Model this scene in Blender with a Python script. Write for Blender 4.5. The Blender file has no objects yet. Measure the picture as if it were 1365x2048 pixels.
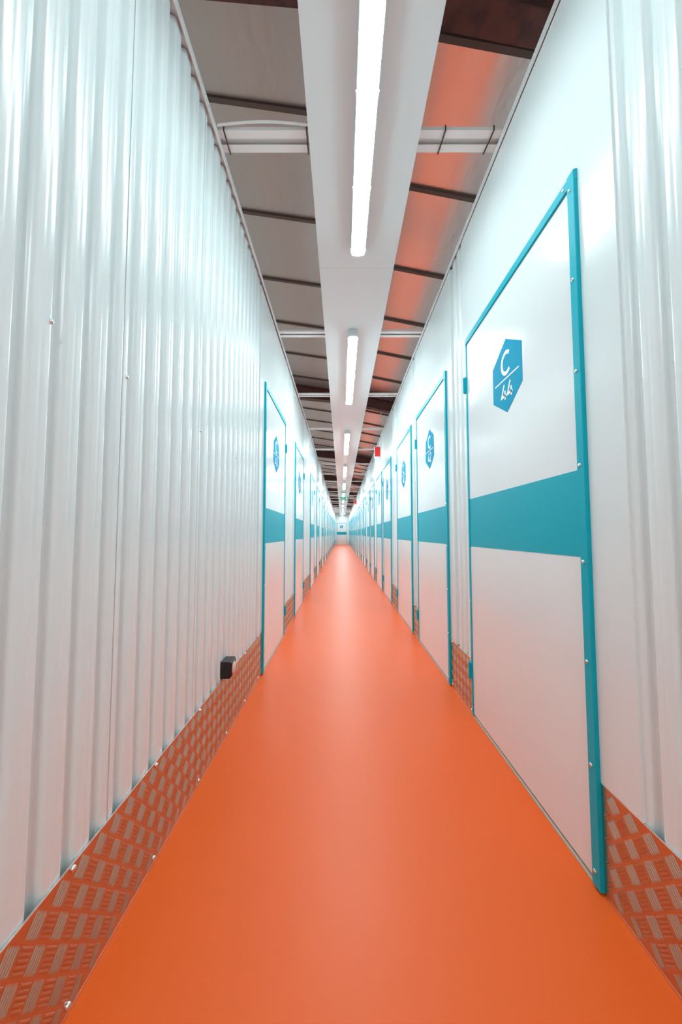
import bpy, bmesh, math, random
from mathutils import Vector
random.seed(7)
sc = bpy.context.scene
COL = sc.collection
PI = math.pi

# ------------------------------------------------------------------ dimensions
EYE = 1.0137
WL, WR = 0.577, 0.74          # wall planes: x = -WL and x = +WR
ZT = 2.846                    # top of the partition walls
Y0, Y1 = -3.6, 36.5           # corridor ends
DOOR_W, DOOR_H = 1.05, 2.16
PLATE_H = 0.303
PITCH = 0.5333 / 6

# ------------------------------------------------------------------ materials
def new_mat(name):
    m = bpy.data.materials.new(name); m.use_nodes = True
    nt = m.node_tree
    return m, nt, nt.nodes['Principled BSDF']

def noise(nt, scale, detail=3.0, stretch=(1, 1, 1)):
    tc = nt.nodes.new('ShaderNodeTexCoord'); mp = nt.nodes.new('ShaderNodeMapping')
    mp.inputs['Scale'].default_value = stretch
    n = nt.nodes.new('ShaderNodeTexNoise'); n.inputs['Scale'].default_value = scale; n.inputs['Detail'].default_value = detail
    geo = nt.nodes.new('ShaderNodeNewGeometry')
    nt.links.new(geo.outputs['Position'], mp.inputs['Vector']); nt.links.new(mp.outputs['Vector'], n.inputs['Vector'])
    nt.nodes.remove(tc)
    return n

def simple(name, col, rough=0.4, metal=0.0, spec=0.5, bump=None, rvar=None, cvar=None):
    m, nt, b = new_mat(name)
    b.inputs['Base Color'].default_value = (*col, 1)
    b.inputs['Roughness'].default_value = rough
    b.inputs['Metallic'].default_value = metal
    b.inputs['Specular IOR Level'].default_value = spec
    if bump:
        scale, strength, dist, stretch = bump
        n = noise(nt, scale, 2.0, stretch); bn = nt.nodes.new('ShaderNodeBump')
        bn.inputs['Strength'].default_value = strength; bn.inputs['Distance'].default_value = dist
        nt.links.new(n.outputs['Fac'], bn.inputs['Height']); nt.links.new(bn.outputs['Normal'], b.inputs['Normal'])
    if rvar:
        scale, lo, hi, stretch = rvar
        n = noise(nt, scale, 4.0, stretch); mr = nt.nodes.new('ShaderNodeMapRange')
        mr.inputs['From Min'].default_value = .3; mr.inputs['From Max'].default_value = .7
        mr.inputs['To Min'].default_value = lo; mr.inputs['To Max'].default_value = hi
        nt.links.new(n.outputs['Fac'], mr.inputs['Value']); nt.links.new(mr.outputs['Result'], b.inputs['Roughness'])
    if cvar:
        scale, c2, lo, hi, stretch = cvar
        n = noise(nt, scale, 6.0, stretch); mr = nt.nodes.new('ShaderNodeMapRange'); mx = nt.nodes.new('ShaderNodeMix')
        mx.data_type = 'RGBA'
        mr.inputs['From Min'].default_value = lo; mr.inputs['From Max'].default_value = hi
        mx.inputs['A'].default_value = (*col, 1); mx.inputs['B'].default_value = (*c2, 1)
        nt.links.new(n.outputs['Fac'], mr.inputs['Value']); nt.links.new(mr.outputs['Result'], mx.inputs['Factor'])
        nt.links.new(mx.outputs['Result'], b.inputs['Base Color'])
    return m

M = {}
WHITE = (0.83, 0.895, 0.90)
M['wall'] = simple('white coated steel', WHITE, .2, bump=(2.2, .25, .012, (1, 1, .5)))
M['corr'] = simple('white corrugated steel', WHITE, .22, bump=(3.0, .10, .003, (1, .3, .25)))
M['door'] = simple('white door panel', (0.87, 0.91, 0.915), .17, bump=(2.6, .3, .012, (1, 1, .8)))
M['trim'] = simple('white trim', WHITE, .3)
M['panel'] = simple('white ceiling panel', (0.70, 0.765, 0.775), .22, bump=(3, .1, .004, (1, .4, 1)))
M['teal'] = simple('teal powder coat', (0.0, 0.45, 0.57), .42, spec=.25, bump=(900, .06, .0006, (1, 1, 1)))
M['sign'] = simple('teal vinyl', (0.0, 0.36, 0.58), .55, spec=.06)
M['ink'] = simple('white vinyl', (0.9, 0.92, 0.92), .4)
M['floor'] = simple('orange resin floor', (0.99, 0.138, 0.016), .40, spec=.38, bump=(260, .05, .0006, (1, 1, 1)), cvar=(26, (.62, .07, .012), .74, .80, (1, 1, 1)))
M['plate'] = simple('aluminium checker plate', (0.60, 0.46, 0.35), .30, 1.0)
M['edge'] = simple('cut aluminium edge', (0.85, 0.85, 0.85), .4, 1.0)
M['screw'] = simple('zinc screw', (0.8, 0.8, 0.8), .25, 1.0)
M['foil'] = simple('foil faced roof lining', (0.78, 0.75, 0.74), .32, 1.0, bump=(9, .25, .008, (1.6, 1, 1)))  # right half, brightened so the orange floor reflection comes out stronger
M['foil_shaded'] = simple('foil roof lining shaded copy', (0.46, 0.43, 0.40), .4, 0.6, bump=(9, .6, .012, (1.6, 1, 1)))  # same foil on the left, its unlit tone put into the colour
M['batten'] = simple('brown roof batten', (0.09, 0.065, 0.055), .5)
M['beam'] = simple('red oxide steel', (0.10, 0.032, 0.026), .55, cvar=(14, (.05, .02, .018), .45, .65, (1, 1, 1)))
M['rail'] = simple('white rail', (0.80, 0.79, 0.78), .35)
M['housing'] = simple('pale grey lamp housing', (0.66, 0.70, 0.70), .35)
M['black'] = simple('black plastic', (0.012, 0.013, 0.015), .35)
M['dark'] = simple('dark rubber seal', (0.03, 0.03, 0.032), .6)
M['gap_shade'] = simple('dark seam gap shade', (0.02, 0.03, 0.035), .7)  # near black, stands for the shade seen through the sheet gaps
M['sealant'] = simple('beige sealant', (0.55, 0.50, 0.42), .5)
M['red'] = simple('red sign face', (0.80, 0.02, 0.015), .4)
M['white'] = simple('white plastic', (0.82, 0.83, 0.83), .35)
M['lens'] = simple('pale lens with reflected pink', (0.85, 0.62, 0.55), .12)  # pink of a reflection on the lens, put into its base colour
M['green'] = simple('green sign film', (0.08, 0.52, 0.36), .35)

def emit(name, col, s):
    m, nt, b = new_mat(name)
    b.inputs['Base Color'].default_value = (.9, .9, .9, 1)
    b.inputs['Emission Color'].default_value = (*col, 1); b.inputs['Emission Strength'].default_value = s
    return m
M['tube_dim'] = emit('dimmer lit opal diffuser', (0.76, 0.96, 1.0), 5.8)
M['tube'] = emit('lit opal diffuser', (0.80, 0.97, 1.0), 11.0)

def acrylic():
    m, nt, b = new_mat('clear acrylic')
    b.inputs['Base Color'].default_value = (.85, .97, .93, 1); b.inputs['Roughness'].default_value = .05
    t = nt.nodes.new('ShaderNodeBsdfTransparent'); t.inputs['Color'].default_value = (.86, .98, .94, 1)
    mx = nt.nodes.new('ShaderNodeMixShader'); mx.inputs['Fac'].default_value = .25
    out = nt.nodes['Material Output']
    nt.links.new(t.outputs[0], mx.inputs[1]); nt.links.new(b.outputs[0], mx.inputs[2]); nt.links.new(mx.outputs[0], out.inputs['Surface'])
    return m
M['acrylic'] = acrylic()

# ------------------------------------------------------------------ mesh helpers
class MB:
    """collects geometry; F maps local (a, d, z) to world"""
    def __init__(self, F=None):
        self.v, self.f, self.mi, self.sm = [], [], [], []
        self.F = F or (lambda a, d, z: (a, d, z))
    def add(self, vs, fs, mi=0, smooth=False):
        n = len(self.v)
        self.v += [self.F(*p) for p in vs]
        for f in fs:
            self.f.append([i + n for i in f]); self.mi.append(mi); self.sm.append(smooth)
    def box(self, a0, a1, d0, d1, z0, z1, mi=0):
        vs = [(a, d, z) for a in (a0, a1) for d in (d0, d1) for z in (z0, z1)]
        self.add(vs, [(0, 1, 3, 2), (4, 6, 7, 5), (0, 4, 5, 1), (2, 3, 7, 6), (0, 2, 6, 4), (1, 5, 7, 3)], mi)
    def bevel_box(self, a0, a1, d0, d1, z0, z1, r, mi=0):
        """box with chamfered outer (d1) edges"""
        q = [(a0, z0), (a1, z0), (a1, z1), (a0, z1)]
        i = [(a0 + r, z0 + r), (a1 - r, z0 + r), (a1 - r, z1 - r), (a0 + r, z1 - r)]
        vs = [(a, d0, z) for a, z in q] + [(a, d1 - r, z) for a, z in q] + [(a, d1, z) for a, z in i]
        fs = [(3, 2, 1, 0), (8, 9, 10, 11)]
        for k in range(4):
            j = (k + 1) % 4
            fs += [(k, j, j + 4, k + 4), (k + 4, j + 4, j + 8, k + 8)]
        self.add(vs, fs, mi)
    def prism(self, pts, d0, d1, mi=0):
        """polygon in (a, z) from d0 to d1"""
        n = len(pts)
        vs = [(a, d0, z) for a, z in pts] + [(a, d1, z) for a, z in pts]
        fs = [tuple(range(n))[::-1], tuple(range(n, 2 * n))] + [(k, (k + 1) % n, (k + 1) % n + n, k + n) for k in range(n)]
        self.add(vs, fs, mi)
    def dome(self, a, z, d, r, h, mi=0, n=10):
        """low round head on the surface at depth d"""
        vs, fs = [], []
        rings = [(1, 0), (1, .35), (.75, .8), (.0, 1)]
        for rr, hh in rings[:-1]:
            vs += [(a + math.cos(2 * PI * k / n) * r * rr, d + h * hh, z + math.sin(2 * PI * k / n) * r * rr) for k in range(n)]
        vs.append((a, d + h, z))
        for j in range(2):
            fs += [(j * n + k, j * n + (k + 1) % n, (j + 1) * n + (k + 1) % n, (j + 1) * n + k) for k in range(n)]
        fs += [(2 * n + k, 2 * n + (k + 1) % n, 3 * n) for k in range(n)]
        self.add(vs, fs, mi, True)
    def strip(self, cols, mi=0, smooth=True):
        """cols: list of lists of points, neighbouring columns joined with quads"""
        n = len(cols[0]); vs = [p for c in cols for p in c]
        self.add(vs, [(i * n + k, (i + 1) * n + k, (i + 1) * n + k + 1, i * n + k + 1) for i in range(len(cols) - 1) for k in range(n - 1)], mi, smooth)
    def tube(self, pts, r, mi=0, n=8):
        cols = []
        P = [Vector(p) for p in pts]
        for i, p in enumerate(P):
            t = (P[min(i + 1, len(P) - 1)] - P[max(i - 1, 0)]).normalized()
            u = t.cross(Vector((0.3, .1, 1))).normalized(); w = t.cross(u)
            cols.append([tuple(p + (u * math.cos(2 * PI * k / n) + w * math.sin(2 * PI * k / n)) * r) for k in range(n + 1)])
        self.strip(cols, mi)
    def stroke(self, pts, w, d0, d1, mi=0, closed=False):
        """mitred ribbon along pts (a, z)"""
        P = [Vector(p) for p in pts]; n = len(P); L, R = [], []
        for i in range(n):
            if closed: a, b = P[i - 1], P[(i + 1) % n]
            else: a, b = P[max(i - 1, 0)], P[min(i + 1, n - 1)]
            t1 = (P[i] - a).normalized() if (P[i] - a).length > 1e-9 else (b - P[i]).normalized()
            t2 = (b - P[i]).normalized() if (b - P[i]).length > 1e-9 else t1
            nn = Vector((-(t1 + t2).y, (t1 + t2).x))
            nn = nn.normalized() if nn.length > 1e-6 else Vector((-t1.y, t1.x))
            k = 1 / max(.45, nn.dot(Vector((-t1.y, t1.x))))
            L.append(P[i] + nn * w / 2 * k); R.append(P[i] - nn * w / 2 * k)
        m = n if closed else n - 1
        for i in range(m):
            j = (i + 1) % n
            self.prism([tuple(L[i]), tuple(R[i]), tuple(R[j]), tuple(L[j])], d0, d1, mi)
    def build(self, name, mats, parent=None, loc=None, recalc=True):
        me = bpy.data.meshes.new(name)
        base = Vector(loc) if loc is not None else Vector((0, 0, 0))
        if parent is not None: base = WORLD[parent.name]
        me.from_pydata([tuple(Vector(p) - base) for p in self.v], [], self.f)
        for m in (mats if isinstance(mats, (list, tuple)) else [mats]): me.materials.append(m)
        for p, i, s in zip(me.polygons, self.mi, self.sm): p.material_index = i; p.use_smooth = s
        if recalc:
            bm = bmesh.new(); bm.from_mesh(me); bmesh.ops.recalc_face_normals(bm, faces=bm.faces[:]); bm.to_mesh(me); bm.free()
        o = bpy.data.objects.new(name, me); COL.objects.link(o)
        if parent is not None: o.parent = parent; WORLD[o.name] = base
        else: o.location = base; WORLD[o.name] = base
        return o

WORLD = {}
def tag(o, label=None, cat=None, group=None, kind=None):
    if label: o['label'] = label
    if cat: o['category'] = cat
    if group: o['group'] = group
    if kind: o['kind'] = kind
    return o
def empty(name, loc):
    o = bpy.data.objects.new(name, None); COL.objects.link(o); o.location = loc; WORLD[o.name] = Vector(loc); o.empty_display_size = .1
    return o
def move(o, loc):
    o.location = loc; WORLD[o.name] = Vector(loc)

ORD = ('first second third fourth fifth sixth seventh eighth ninth tenth eleventh twelfth thirteenth fourteenth fifteenth sixteenth '
       'seventeenth eighteenth nineteenth twentieth twenty-first twenty-second twenty-third twenty-fourth twenty-fifth twenty-sixth').split()

def FL(a, d, z): return (-WL + d, a, z)      # left wall: a = y, d = towards the corridor
def FR(a, d, z): return (WR - d, a, z)       # right wall
def FE(a, d, z): return (a, Y1 - d, z)       # end wall: a = x

# ------------------------------------------------------------------ layout of doors
left_doors, right_doors = [], []
for n in range(9):
    for y in (2.763 + 4.16 * n, 4.62 + 4.15 * n):
        if y + DOOR_W < Y1 - .5: left_doors.append(y)
right_meas = [1.113, 2.573, 3.885, 5.50, 6.775, 8.35, 9.66, 11.28, 12.58]
right_doors = list(right_meas)
y = 12.58
k = 0
while True:
    y += (1.58 if k % 2 == 0 else 1.32); k += 1
    if y + DOOR_W > Y1 - .5: break
    right_doors.append(y)

# ------------------------------------------------------------------ floor, end walls
b = MB(); b.box(-WL - .03, WR + .03, Y0, Y1 + .05, -.05, 0)
tag(b.build('floor', M['floor'], loc=(0, 0, 0)), 'glossy orange resin floor running the length of the corridor', 'floor', kind='structure')

b = MB(); b.box(-.75, .95, Y1, Y1 + .05, 0, 3.1)
tag(b.build('wall_end', M['wall'], loc=(0, Y1, 0)), 'white end wall closing the far end of the corridor', 'wall', kind='structure')
b = MB(); b.box(-.75, .95, Y0 - .05, Y0, 0, 3.1)
tag(b.build('wall_rear', M['wall'], loc=(0, Y0, 0)), 'white wall closing the corridor behind the camera', 'wall', kind='structure')

# ------------------------------------------------------------------ corrugated walls
def corr_depth(y):
    t = ((y - .975) / PITCH + .5) % 1.0
    u = abs(t - .5)                       # 0 crest centre .. .5 valley centre
    s = min(1, max(0, (u - .265) / .125)); s = s * s * (3 - 2 * s)
    crest = -.0055 - .0016 * (u / .265) ** 2 - .0013 * math.exp(-(u / .035) ** 2)
    return crest * (1 - s) + (-.026) * s

def corr_sheet(F, y0, y1, z0, z1, parent, screws=()):
    b = MB(F); step = PITCH / 26; cols = []; n = max(2, int(round((y1 - y0) / step)))
    for i in range(n + 1):
        y = y0 + (y1 - y0) * i / n; d = corr_depth(y)
        cols.append([(y, d, z0), (y, d, z1)])
    b.strip(cols)
    # turned back edges so the sheet has thickness at its laps
    for y in (y0, y1):
        d = corr_depth(y); b.add([(y, d, z0), (y, d, z1), (y, d - .012, z1), (y, d - .012, z0)], [(0, 1, 2, 3)])
    for (y, z) in screws: b.dome(y, z, corr_depth(y), .0055, .005, 1)
    return b.build('corrugated_sheet', [M['corr'], M['screw']], parent, recalc=False)

def build_wall(name, F, doors, label, sy):
    w = empty(name, F(0, 0, 0)); tag(w, label, 'wall', kind='structure')
    b = MB(F); b.box(Y0, Y1, -.062, -.058, .002, ZT - .005); b.build('gap_blocker', M['gap_shade'], w)  # unseen dark sheet added so the seam gaps look shaded
    edges = [Y0]
    for d in doors: edges += [d, d + DOOR_W]
    edges.append(Y1)
    for i in range(0, len(edges), 2):
        a, e = edges[i], edges[i + 1]
        last = i == len(edges) - 2
        fl = .15 if i == 0 else min(.12, (e - a) * .4)
        fs = e - (0 if last else fl)
        # sheets cut at the seams
        seams = [sy + .5333 * k for k in range(-12, 80)]
        cuts = [a] + [s for s in seams if a + .06 < s < fs - .06] + [fs]
        for c0, c1 in zip(cuts, cuts[1:]):
            g0 = 0.0023 if c0 != a else 0; g1 = .0023 if c1 != fs else 0
            sw = []
            if c0 > -1.2 and c0 < 9: sw = [(c0 + .022, 1.44)] + ([(c0 + .288, 1.44)] if c0 < .9 else [])
            if sy > 1 and c0 < .9 < c1: sw = [(.838, 1.41), (.925, 1.405)]
            corr_sheet(F, c0 + g0, c1 - g1, .03, ZT - .012, w, sw)
        if not last:
            b = MB(F)   # flat flashing beside the lock side of the door, with a fold line
            f1 = fs + (e - fs) * .36
            b.box(fs, f1 - .0006, -.03, .0005, PLATE_H + .003, ZT - .034)
            b.box(f1 + .0006, e + .004, -.03, -.0005, PLATE_H + .003, ZT - .034)
            b.build('flashing_strip', M['wall'], w)
    for d in doors:
        b = MB(F); b.box(d + .001, d + DOOR_W + .03, -.03, -.0015, DOOR_H - .01, ZT - .034)
        b.build('header_panel', M['wall'], w)
    return w
wl = build_wall('wall_left', FL, left_doors, 'white corrugated steel partition wall on the left side of the corridor', .975)
wr = build_wall('wall_right', FR, right_doors, 'white steel partition wall of storage units on the right side of the corridor', .975 + .3)

def top_trim(name, F, d0, d1, label):
    b = MB(F)
    b.box(Y0, Y1, d0, d1, ZT - .031, ZT)
    b.box(Y0, Y1, -.06, d0, ZT - .004, ZT)
    tag(b.build(name, M['trim'], loc=F(0, 0, 0)), label, 'trim', kind='structure')
top_trim('trim_1', FL, .009, .014, 'white edge trim along the top of the left corrugated wall')
top_trim('trim_2', FR, .0015, .0055, 'white edge trim along the top of the right wall')

# ------------------------------------------------------------------ checker plate kick plates
def checker(b, y0, y1, z0, z1, d, full=True):
    P = 0.0625; c = P / math.sqrt(2); L = c * .90; pw = c * .86 / 5; bw = pw * .86; h = .0019
    ny = int((y1 - y0) / P) + 3; nz = int((z1 - z0) / P) + 3
    def bar(cy, cz, tx, tz):
        # ridge of five faces along direction t, clipped by dropping bars over the edge
        nx, nz_ = -tz, tx
        l = L / 2
        def ends(l0): return [(cy - tx * l0, cz - tz * l0), (cy + tx * l0, cz + tz * l0)]
        for (a, z) in ends(l):
            if not (y0 + .002 < a < y1 - .002 and z0 + .002 < z < z1 - .002):
                # shorten
                return False
        w = bw / 2; wt = bw * .16; lt = l - bw * .7
        e0, e1 = ends(l); t0, t1 = ends(lt)
        vs = [(e0[0] - nx * w, d, e0[1] - nz_ * w), (e0[0] + nx * w, d, e0[1] + nz_ * w), (e1[0] + nx * w, d, e1[1] + nz_ * w), (e1[0] - nx * w, d, e1[1] - nz_ * w),
              (t0[0] - nx * wt, d + h, t0[1] - nz_ * wt), (t0[0] + nx * wt, d + h, t0[1] + nz_ * wt), (t1[0] + nx * wt, d + h, t1[1] + nz_ * wt), (t1[0] - nx * wt, d + h, t1[1] - nz_ * wt)]
        b.add(vs, [(4, 5, 6, 7), (0, 1, 5, 4), (1, 2, 6, 5), (2, 3, 7, 6), (3, 0, 4, 7)])
        return True
    s = 1 / math.sqrt(2)
    for i in range(-1, ny):
        for j in range(-1, nz):
            for kind in (0, 1):
                cy = y0 + (i + .25 + .5 * kind) * P; cz = z0 + (j + .30 + .5 * kind) * P
                tx, tz = (s, s) if kind == 0 else (s, -s)
                nx, nz_ = -tz, tx
                for q in range(-2, 3): bar(cy + nx * pw * q, cz + nz_ * pw * q, tx, tz)

def kick_plate(name, F, y0, y1, label, group, detail):
    b = MB(F); th = .0035
    b.box(y0, y1, -.0045, -.001, .004, PLATE_H)
    # bright cut edges
    b.box(y0, y1, -.0046, -.0008, PLATE_H, PLATE_H + .0022, 1)
    b.box(y0, y1, -.0046, -.0008, .002, .0055, 1)
    if detail: checker(b, y0, y1, .004, PLATE_H, -.001)
    L = y1 - y0; n = max(2, int(round(L / .36)) + 1)
    ys = [y0 + .02 + (L - .04) * k / (n - 1) for k in range(n)]
    if y0 < -1: ys = [.85 + .362 * k for k in range(-5, 6) if y0 < .85 + .362 * k < y1]
    for y in ys:
        for z in (.02, PLATE_H - .008): b.dome(y, z, -.001, .0075, .007, 2, 8)
    o = b.build(name, [M['plate'], M['edge'], M['screw']], loc=F(y0, 0, 0), recalc=False)
    return tag(o, label, 'kick plate', group, 'structure')

def plates(name, F, doors, side):
    edges = [Y0]
    for d in doors: edges += [d, d + DOOR_W]
    edges.append(Y1)
    for i in range(0, len(edges), 2):
        a, e = edges[i], edges[i + 1]
        if i == 0: a = -1.2
        k = i // 2
        if k == 0: lab = 'long checker plate kick plate along the left wall, nearest one' if side == 'left' else 'checker plate kick plate at the right wall before door C 44, nearest one'
        else: lab = f'small checker plate kick plate after the {ORD[k-1]} door on the {side} wall'
        kick_plate(name, F, a + .002, e - .002, lab, f'checker plate kick plates along the {side} wall', a < 22)
plates('baseboard_left', FL, left_doors, 'left')
plates('baseboard_right', FR, right_doors, 'right')

# ------------------------------------------------------------------ lettering: stroke glyphs in a box 0..w x 0..1
def arc(cx, cy, rx, ry, a0, a1, n=14): return [(cx + rx * math.cos(math.radians(a0 + (a1 - a0) * k / n)), cy + ry * math.sin(math.radians(a0 + (a1 - a0) * k / n))) for k in range(n + 1)]
GLY = {
 'C': [arc(.52, .5, .48, .5, 48, 312, 22)],
 'B': [[(0, 0), (0, 1)], [(0, 1), (.28, 1)] + arc(.28, .76, .26, .24, 90, -90) + [(0, .52)], [(.28, .52)] + arc(.30, .26, .30, .26, 90, -90) + [(0, 0)]],
 '0': [arc(.3, .5, .28, .5, 0, 360, 24)],
 '1': [[(.1, .8), (.34, 1), (.34, 0)]],
 '2': [arc(.3, .72, .27, .28, 165, -40, 12) + [(.03, 0), (.62, 0)]],
 '3': [arc(.27, .76, .25, .24, 150, -90, 12) , arc(.27, .27, .3, .27, 90, -150, 12)],
 '4': [[(.42, 1), (.0, .25), (.70, .25)], [(.52, .60), (.52, 0)]],
 '5': [[(.55, 1), (.12, 1), (.06, .55)] + arc(.27, .32, .29, .32, 110, -140, 12)],
 '6': [[(.48, 1), (.1, .5)] + arc(.31, .3, .28, .3, 150, -220, 20)],
 '7': [[(.02, 1), (.6, 1), (.2, 0)]],
 '8': [arc(.3, .76, .22, .24, 0, 360, 18), arc(.3, .26, .29, .26, 0, 360, 18)],
 '9': [arc(.3, .68, .28, .32, 0, 360, 18), [(.57, .6), (.2, 0)]],
}
def text(b, s, cu, z0, h, wd, U, d0, d1, adv=.86):
    """centred at cu; U = +1/-1 direction of reading along a"""
    ws = [1.0 if ch == 'C' else .62 for ch in s]; tot = sum(ws) + (adv - .62) * (len(s) - 1)
    x = -tot * h / 2
    for ch, w in zip(s, ws):
        for st in GLY[ch]: b.stroke([(cu + U * (x + px * h), z0 + py * h) for px, py in st], wd, d0, d1)
        x += (w + adv - .62) * h

# ------------------------------------------------------------------ doors
def door(idx, F, y0, U, letter, num, label, group, hinge_far=True, w=DOOR_W, hh=DOOR_H):
    c = y0 + w / 2
    root = empty('door_%d' % idx, F(c, 0, 0)); tag(root, label, 'door', group, 'structure')
    y1 = y0 + w
    b = MB(F); b.bevel_box(y0 + .030, y1 - .013, -.03, .001, .014, hh - .034, .0012); b.build('door_leaf', M['door'], root)
    b = MB(F); b.box(y0 + .030, y1 - .013, -.001, .0018, .943, 1.213)
    tag(b.build('colour_band', M['teal'], root), 'teal band across the door')
    b = MB(F)
    b.bevel_box(y0, y0 + .034, -.02, .013, .008, hh - .002, .0015)
    for k in range(8): b.dome(y0 + .020, .05 + .2935 * k, .013, .0062, .004, 1)
    tag(b.build('lock_post', [M['teal'], M['screw']], root), 'teal riveted lock side post')
    b = MB(F)
    b.bevel_box(y0 - .001, y1, -.02, .008, hh - .034, hh, .0015)
    for a in (y0 + .06, y1 - .03): b.dome(a, hh - .017, .008, .006, .004, 1)
    tag(b.build('header_rail', [M['teal'], M['screw']], root), 'teal head rail of the frame')
    b = MB(F)
    b.bevel_box(y1 - .015, y1 + .004, -.02, .006, .008, hh - .030, .001)
    for k in range(8): b.dome(y1 - .006, .05 + .2935 * k, .006, .004, .003, 1, 6)
    tag(b.build('hinge_post', [M['teal'], M['screw']], root), 'teal hinge side post')
    for z in (.245, 1.89):
        b = MB(F)
        b.box(y1 - .010, y1 + .026, -.001, .010, z - .045, z + .045)
        n = 8
        for s in range(3):
            z0 = z - .045 + .03 * s + .001; z1 = z0 + .028
            vs = [(y1 + .008 + .008 * math.cos(2 * PI * k / n), .012 + .008 * math.sin(2 * PI * k / n), zz) for zz in (z0, z1) for k in range(n)]
            b.add(vs, [(k, (k + 1) % n, (k + 1) % n + n, k + n) for k in range(n)] + [tuple(range(n))[::-1], tuple(range(n, 2 * n))])
        tag(b.build('hinge', M['teal'], root), 'teal hinge')
    b = MB(F); b.box(y0 + .034, y1 - .013, -.006, .006, 0.0, .005); b.build('threshold_strip', M['sealant'], root)
    # hexagonal number sign
    R = .168; zc = 1.722
    b = MB(F); b.prism([(c + R * math.sin(PI / 3 * k), zc + R * math.cos(PI / 3 * k)) for k in range(6)], 0, .0022)
    sign = tag(b.build('number_sign', M['sign'], root), 'teal hexagon with the unit number')
    b = MB(F); text(b, letter, c, zc + .010, .094, .0165, U, .002, .0031); b.build('letter', M['ink'], sign)
    b = MB(F); b.box(c - .118, c + .118, .002, .0031, zc - .0155, zc - .0095); b.build('dividing_line', M['ink'], sign)
    b = MB(F); text(b, num, c, zc - .106, .070, .0115, U, .002, .0031); b.build('number', M['ink'], sign)
    return root

idx = 1
for i, y in enumerate(right_doors):
    num = 44 - 2 * i
    if i == 0: lab = 'white storage door marked C 44 with teal frame, nearest on the right'
    elif i == 1: lab = 'white storage door marked C 42 on the right wall, just beyond door C 44'
    else: lab = f'white storage door with teal band and frame, {ORD[i]} door along the right wall'
    door(idx, FR, y, -1, 'C', str(num if num > 0 else 90 - 2 * i + 2), lab, 'storage doors along the right wall'); idx += 1
for i, y in enumerate(left_doors):
    num = 43 - 2 * i
    if i == 0: lab = 'white storage door marked 43 under glare, first door on the left wall'
    else: lab = f'white storage door with teal band and frame, {ORD[i]} door along the left wall'
    door(idx, FL, y, 1, 'C', str(num if num > 0 else 90 - 2 * i + 1), lab, 'storage doors along the left wall'); idx += 1
door(idx, FE, -.452, 1, 'B', '8', 'white door with teal band in the end wall at the far end of corridor', None, w=.97, hh=2.09)

# ------------------------------------------------------------------ roof
ZR = EYE + 2.5
def roof_z(x): return ZR - (.15 if x < .1 else .205) * (x - 0) + (0 if x < .1 else .0055)
ceil = empty('ceiling', (0, 0, ZR)); tag(ceil, 'sloping dark roof lining above the open top of the corridor', 'ceiling', kind='structure')
def roof_half(x0, x1, ph, sp, mat):
    b = MB()
    n = 80; ny = 1
    cols = []
    for x in (x0, x1): cols.append([(x, Y0 - 2, roof_z(x)), (x, Y1 + 1, roof_z(x))])
    for dz in (0, .03): b.strip([[(p[0], p[1], p[2] + dz) for p in c] for c in cols], 0, False)
    y = ph - sp * 8
    while y < Y1:
        if y > Y0 - 1.5:
            vs = [(x, yy, roof_z(x) - dz) for x in (x0, x1) for yy in (y, y + .030) for dz in (-.005, .018)]
            b.add(vs, [(0, 1, 3, 2), (4, 6, 7, 5), (0, 4, 5, 1), (2, 3, 7, 6), (1, 5, 7, 3)], 1)
        y += sp
    return b.build('roof_lining', [mat, M['batten']], ceil, recalc=True)
roof_half(-2.6, .0999, .842 * 2.5 - .02, .79, M['foil_shaded'])
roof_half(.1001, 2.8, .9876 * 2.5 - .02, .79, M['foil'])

def beam_z(x): return EYE + 2.3 - (.10 if x < .1 else .225) * x + (0 if x < .1 else .0125)
yb = 1.525 - 5.0; kb = 0
while yb < Y1:
    b = MB(); xs = (-2.6, .1, 2.8)
    for xa, xb in zip(xs, xs[1:]):
        e = 1e-4
        A, B = xa + e, xb - e
        def pr(y0, y1, za0, za1):
            vs = [(x, y, z) for x, zz in ((A, za0), (B, za1)) for y in (y0, y1) for z in zz]
            b.add(vs, [(0, 1, 3, 2), (4, 6, 7, 5), (0, 4, 5, 1), (2, 3, 7, 6), (0, 2, 6, 4), (1, 5, 7, 3)])
        pr(yb - .12, yb, (beam_z(A), beam_z(A) + .012), (beam_z(B), beam_z(B) + .012))
        pr(yb - .065, yb - .055, (beam_z(A) + .012, roof_z(A) - .02), (beam_z(B) + .012, roof_z(B) - .02))
        pr(yb - .12, yb, (roof_z(A) - .02, roof_z(A) - .004), (roof_z(B) - .02, roof_z(B) - .004))
    if yb > 0:
        o = b.build('roof_beam', M['beam'], loc=(0, yb, roof_z(0)))
        tag(o, f'red-brown steel roof beam crossing under the roof, {ORD[kb]} from the camera', 'beam', 'roof beams', 'structure'); kb += 1
    yb += 5.0

# ------------------------------------------------------------------ suspended white panels
XP0, XP1, ZP = -.148, .355, 2.812
y = 2.44 - 3.21 * 2; k = -1
while y < Y1 - .3:
    ye = min(y + 3.21, Y1 - .02)
    if k >= 0 or True:
        b = MB()
        b.box(XP0, XP1, y + .001, ye - .001, ZP, ZP + .005)
        for xa in (XP0, XP1 - .004): b.box(xa, xa + .004, y + .001, ye - .001, ZP + .005, ZP + .032)
        o = b.build('suspended_ceiling', M['panel'], loc=((XP0 + XP1) / 2, (y + ye) / 2, ZP))
        if k < 0: lab = 'white suspended ceiling panel behind the camera, out of the picture'
        else: lab = f'long white suspended panel over the corridor carrying strip lights, {ORD[k]} from the near end'
        tag(o, lab, 'ceiling panel', 'white suspended panels down the middle of the corridor', 'thing')
    y += 3.21; k += 1

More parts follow.
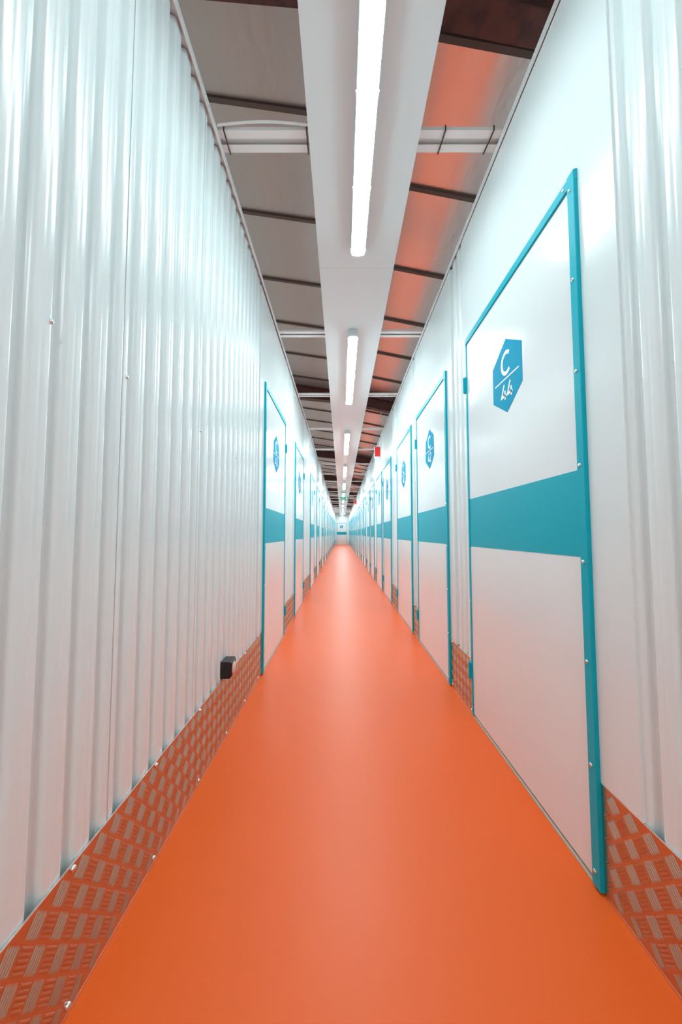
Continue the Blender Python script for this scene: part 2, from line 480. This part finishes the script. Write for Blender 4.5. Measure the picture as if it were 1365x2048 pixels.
# ------------------------------------------------------------------ strip lights
XL = .1035
def strip_light(y0, L, label, tube='tube'):
    root = empty('ceiling_light', (XL, y0 + L / 2, ZP)); tag(root, label, 'light', 'strip lights under the white panels', 'thing')
    W = .043
    b = MB()      # housing
    prof = [(-W * .8, ZP - .0005), (-W, ZP - .012), (-W, ZP - .062), (W, ZP - .062), (W, ZP - .012), (W * .8, ZP - .0005)]
    n = len(prof)
    vs = [(XL + px, y, pz) for y in (y0, y0 + L) for px, pz in prof]
    b.add(vs, [(k, (k + 1) % n, (k + 1) % n + n, k + n) for k in range(n)] + [tuple(range(n))[::-1], tuple(range(n, 2 * n))])
    b.build('housing', M['housing'], root)
    b = MB()      # half round diffuser with rounded ends
    ns, cols = 16, []
    ys = [(y0 + .032 * (1 - math.cos(k * PI / 12)), math.sin(k * PI / 12)) for k in range(1, 7)]
    ys += [(y0 + L - .032 * (1 - math.cos(k * PI / 12)), math.sin(k * PI / 12)) for k in range(6, 0, -1)]
    for yy, s in ys:
        s = max(.12, s) ** .5
        cols.append([(XL - (W - .003) * s * math.cos(PI * q / ns), yy, ZP - .0625 - .010 * s * math.sin(PI * q / ns) ** .8) for q in range(ns + 1)])
    b.strip(cols)
    for c in (cols[0], cols[-1]): b.add(c, [tuple(range(len(c)))], 0)
    b.build('diffuser', M[tube], root)
    for ye, s in ((y0, -1), (y0 + L, 1)):
        b = MB(); a, e = sorted((ye, ye + s * .016)); b.box(XL - W * .9, XL + W * .9, a, e, ZP - .064, ZP - .001); b.build('end_cap', M['housing'], root)
    for q in range(5):
        yy = y0 + .03 + (L - .08) * q / 4
        for s in (-1, 1):
            b = MB(); x = XL + s * (W + .0008)
            b.box(min(x, x + s * .004), max(x, x + s * .004), yy, yy + .018, ZP - .068, ZP - .04); b.build('clip', M['housing'], root)
    return root
strip_light(-2.75, 1.72, 'strip light behind the camera, out of the picture')
strip_light(.52, 1.72, 'long lit strip light cut off by the top edge, nearest of the row', 'tube_dim')
k = 1; y = 3.21
while y + 1.72 < Y1 - .2:
    strip_light(y, 1.72, f'lit white strip light under the suspended panels, {ORD[k]} from the near end'); k += 1; y += 3.21
strip_light(34.55, 1.72, 'lit white strip light right in front of the end wall, last of the row', 'tube_dim')

# ------------------------------------------------------------------ cross rails
def rail(yc, label, x0=-.64, x1=.80):
    b = MB(); z = ZT + .002; w = .05; t = .003; lip = .036
    b.box(x0, x1, yc - w, yc - w + lip, z, z + t); b.box(x0, x1, yc + w - lip, yc + w, z, z + t)
    for a in (yc - w, yc + w - t): b.box(x0, x1, a, a + t, z + t, z + .016)
    b.box(x0, x1, yc - w, yc + w, z + .016, z + .018)
    o = b.build('cross_rail', M['rail'], loc=((x0 + x1) / 2, yc, z))
    tag(o, label, 'rail', 'white cross rails over the corridor')
rail_y = [1.652, 3.352, 4.88, 6.485, 8.09, 9.79, 11.45]
while rail_y[-1] + 1.6 < Y1 - .2: rail_y.append(rail_y[-1] + 1.6)
for k, y in enumerate(rail_y):
    rail(y, f'white slotted rail crossing above the corridor, {ORD[k]} rail from the camera')
# bits on the nearest rail
def tie(x, label, skew=0):
    b = MB(); z = ZT + .001; r = .003
    b.tube([(x + skew, 1.598, z + .02), (x + skew, 1.598, z - .003), (x, 1.65, z - .004), (x - skew, 1.706, z - .003), (x - skew, 1.706, z + .02)], r, 0, 6)
    tag(b.build('cable_tie', M['dark'], loc=(x, 1.652, z)), label, 'cable tie')
tie(.470, 'black cable tie around the nearest cross rail, between panel and right wall', .004)
tie(.690, 'black cable tie around the nearest cross rail, close to the right wall', .004)
tie(-.158, 'black cable tie around the nearest cross rail, at the panel left edge')
tie(-.535, 'black cable tie around the nearest cross rail, close to the left wall')
b = MB(); b.tube([(-.56 + .42 * t / 16, 1.585, ZT + .008 + .016 * math.sin(PI * t / 16)) for t in range(17)], .006)
tag(b.build('cable', M['white'], loc=(-.35, 1.585, ZT)), 'white cable arching over the left half of the nearest cross rail', 'cable')
b = MB(); b.tube([(.70, 6.55, 3.17), (.725, 6.56, 3.02), (.742, 6.57, 2.86)], .007)
tag(b.build('cable', M['white'], loc=(.72, 6.56, 2.86)), 'thin pale cable hanging from roof beam down behind the right wall', 'cable')

# ------------------------------------------------------------------ red projecting signs
def red_sign(y, label, x0=.632, z0=2.470, z1=2.652):
    root = empty('red_sign', (WR, y, z0)); tag(root, label, 'sign', 'red signs projecting from the right wall')
    b = MB(); b.box(x0 - .010, WR - .002, y, y + .03, z0 - .035, z1 + .004); b.build('sign_body', M['white'], root)
    b = MB(); b.bevel_box(x0, WR - .010, 0, .0022, z0, z1, .001)
    b.v = [(p[0], y - p[1], p[2]) for p in b.v]
    tag(b.build('sign_face', M['red'], root), 'plain red sign face')
red_sign(6.98, 'red sign projecting from the right wall top, nearer of the two')
red_sign(18.1, 'red sign projecting from the right wall top, farther of the two')

# ------------------------------------------------------------------ hanging exit sign
ys = 16.0
root = empty('exit_sign', (.108, ys, ZP)); tag(root, 'green and clear exit sign hanging from the suspended panels', 'sign')
b = MB(); b.box(-.02, .236, ys - .02, ys + .02, ZP - .03, ZP - .0005); b.build('mounting_bar', M['housing'], root)
b = MB(); b.box(-.062, .30, ys - .004, ys + .004, 2.44, ZP - .03); b.build('acrylic_plate', M['acrylic'], root)
b = MB(); b.box(-.062, .30, ys - .0065, ys - .0042, 2.445, 2.60); film = b.build('green_film', M['green'], root)
FX = lambda a, d, z: (a, ys - .0066 - d, z)
b = MB(FX)
b.stroke([(-.035, 2.52), (.05, 2.52)], .018, 0, .001); b.stroke([(-.005, 2.49), (-.038, 2.52), (-.005, 2.55)], .016, 0, .001)
b.stroke([(.10, 2.548), (.115, 2.512), (.14, 2.49), (.135, 2.462)], .016, 0, .001); b.stroke([(.115, 2.512), (.10, 2.485), (.075, 2.48)], .014, 0, .001)
b.stroke([(.075, 2.53), (.10, 2.545), (.13, 2.53)], .012, 0, .001)
b.prism([(.104 + .014 * math.cos(2 * PI * k / 12), 2.575 + .014 * math.sin(2 * PI * k / 12)) for k in range(12)], 0, .001)
b.prism([(.19, 2.462), (.255, 2.462), (.255, 2.585), (.19, 2.585)], 0, .001)
b.build('pictogram', M['ink'], film)

# ------------------------------------------------------------------ wall boxes above the left kick plate
def wall_box(y, label):
    root = empty('wall_sensor', (-WL, y + .042, .318)); tag(root, label, 'sensor', 'black boxes above the left kick plates')
    b = MB(FL); b.bevel_box(y, y + .088, -.006, .047, .318, .397, .008); b.build('sensor_body', M['black'], root)
    b = MB(FL)
    b.prism([(y + .044 + .031 * math.cos(2 * PI * k / 24), .3565 + .031 * math.sin(2 * PI * k / 24)) for k in range(24)], .046, .0485)
    b.dome(y + .044, .3565, .0485, .026, .006, 0, 24)
    tag(b.build('sensor_lens', M['lens'], root), 'round pale lens')
wall_box(1.846, 'black box with round lens on the left wall, nearer of the two')
wall_box(34.0, 'small black box low on the left wall near the end door')

# ------------------------------------------------------------------ security camera near the far end
root = empty('security_camera', (WR, 32.0, 2.78)); tag(root, 'small security camera high on the right wall near the far end', 'camera')
b = MB(FR); b.box(31.96, 32.04, 0, .05, 2.74, 2.82); b.build('camera_base', M['white'], root)
b = MB()
for (r0, z0, r1, z1) in ((.05, 2.76, .05, 2.73),):
    cols = []
    for k in range(17):
        a = 2 * PI * k / 16
        cols.append([(WR - .09 + .05 * math.cos(a) * math.cos(t * PI / 12), 32.0 + .05 * math.sin(a) * math.cos(t * PI / 12), 2.74 - .05 * math.sin(t * PI / 12)) for t in range(7)])
    b.strip(cols)
b.build('camera_dome', M['black'], root)
b = MB(FR); b.box(31.93, 32.07, .03, .15, 2.74, 2.765); b.build('camera_housing', M['white'], root)

# ------------------------------------------------------------------ world, camera, view
w = bpy.data.worlds.new('hall ambience'); sc.world = w; w.use_nodes = True
bg = w.node_tree.nodes['Background']; bg.inputs['Color'].default_value = (.75, .72, .7, 1); bg.inputs['Strength'].default_value = .12

cd = bpy.data.cameras.new('camera'); cam = bpy.data.objects.new('camera', cd); COL.objects.link(cam)
F_PX = 750.0
cd.sensor_fit = 'VERTICAL'; cd.sensor_height = 36.0; cd.lens = F_PX / 2048 * 36.0
cd.clip_start = .01; cd.clip_end = 200
cam.location = (0, 0, EYE)
cam.rotation_euler = (PI / 2 + math.atan(44 / F_PX), 0, math.atan(.6 / F_PX))
sc.camera = cam

sc.view_settings.view_transform = 'Standard'
sc.view_settings.look = 'None'
sc.view_settings.gamma = 1
sc.view_settings.use_curve_mapping = False
sc.view_settings.exposure = 2.6
sc.cycles.use_denoising = True
sc.cycles.max_bounces = 12; sc.cycles.diffuse_bounces = 6; sc.cycles.glossy_bounces = 6
sc.cycles.sample_clamp_indirect = 8
sc.cycles.caustics_reflective = True
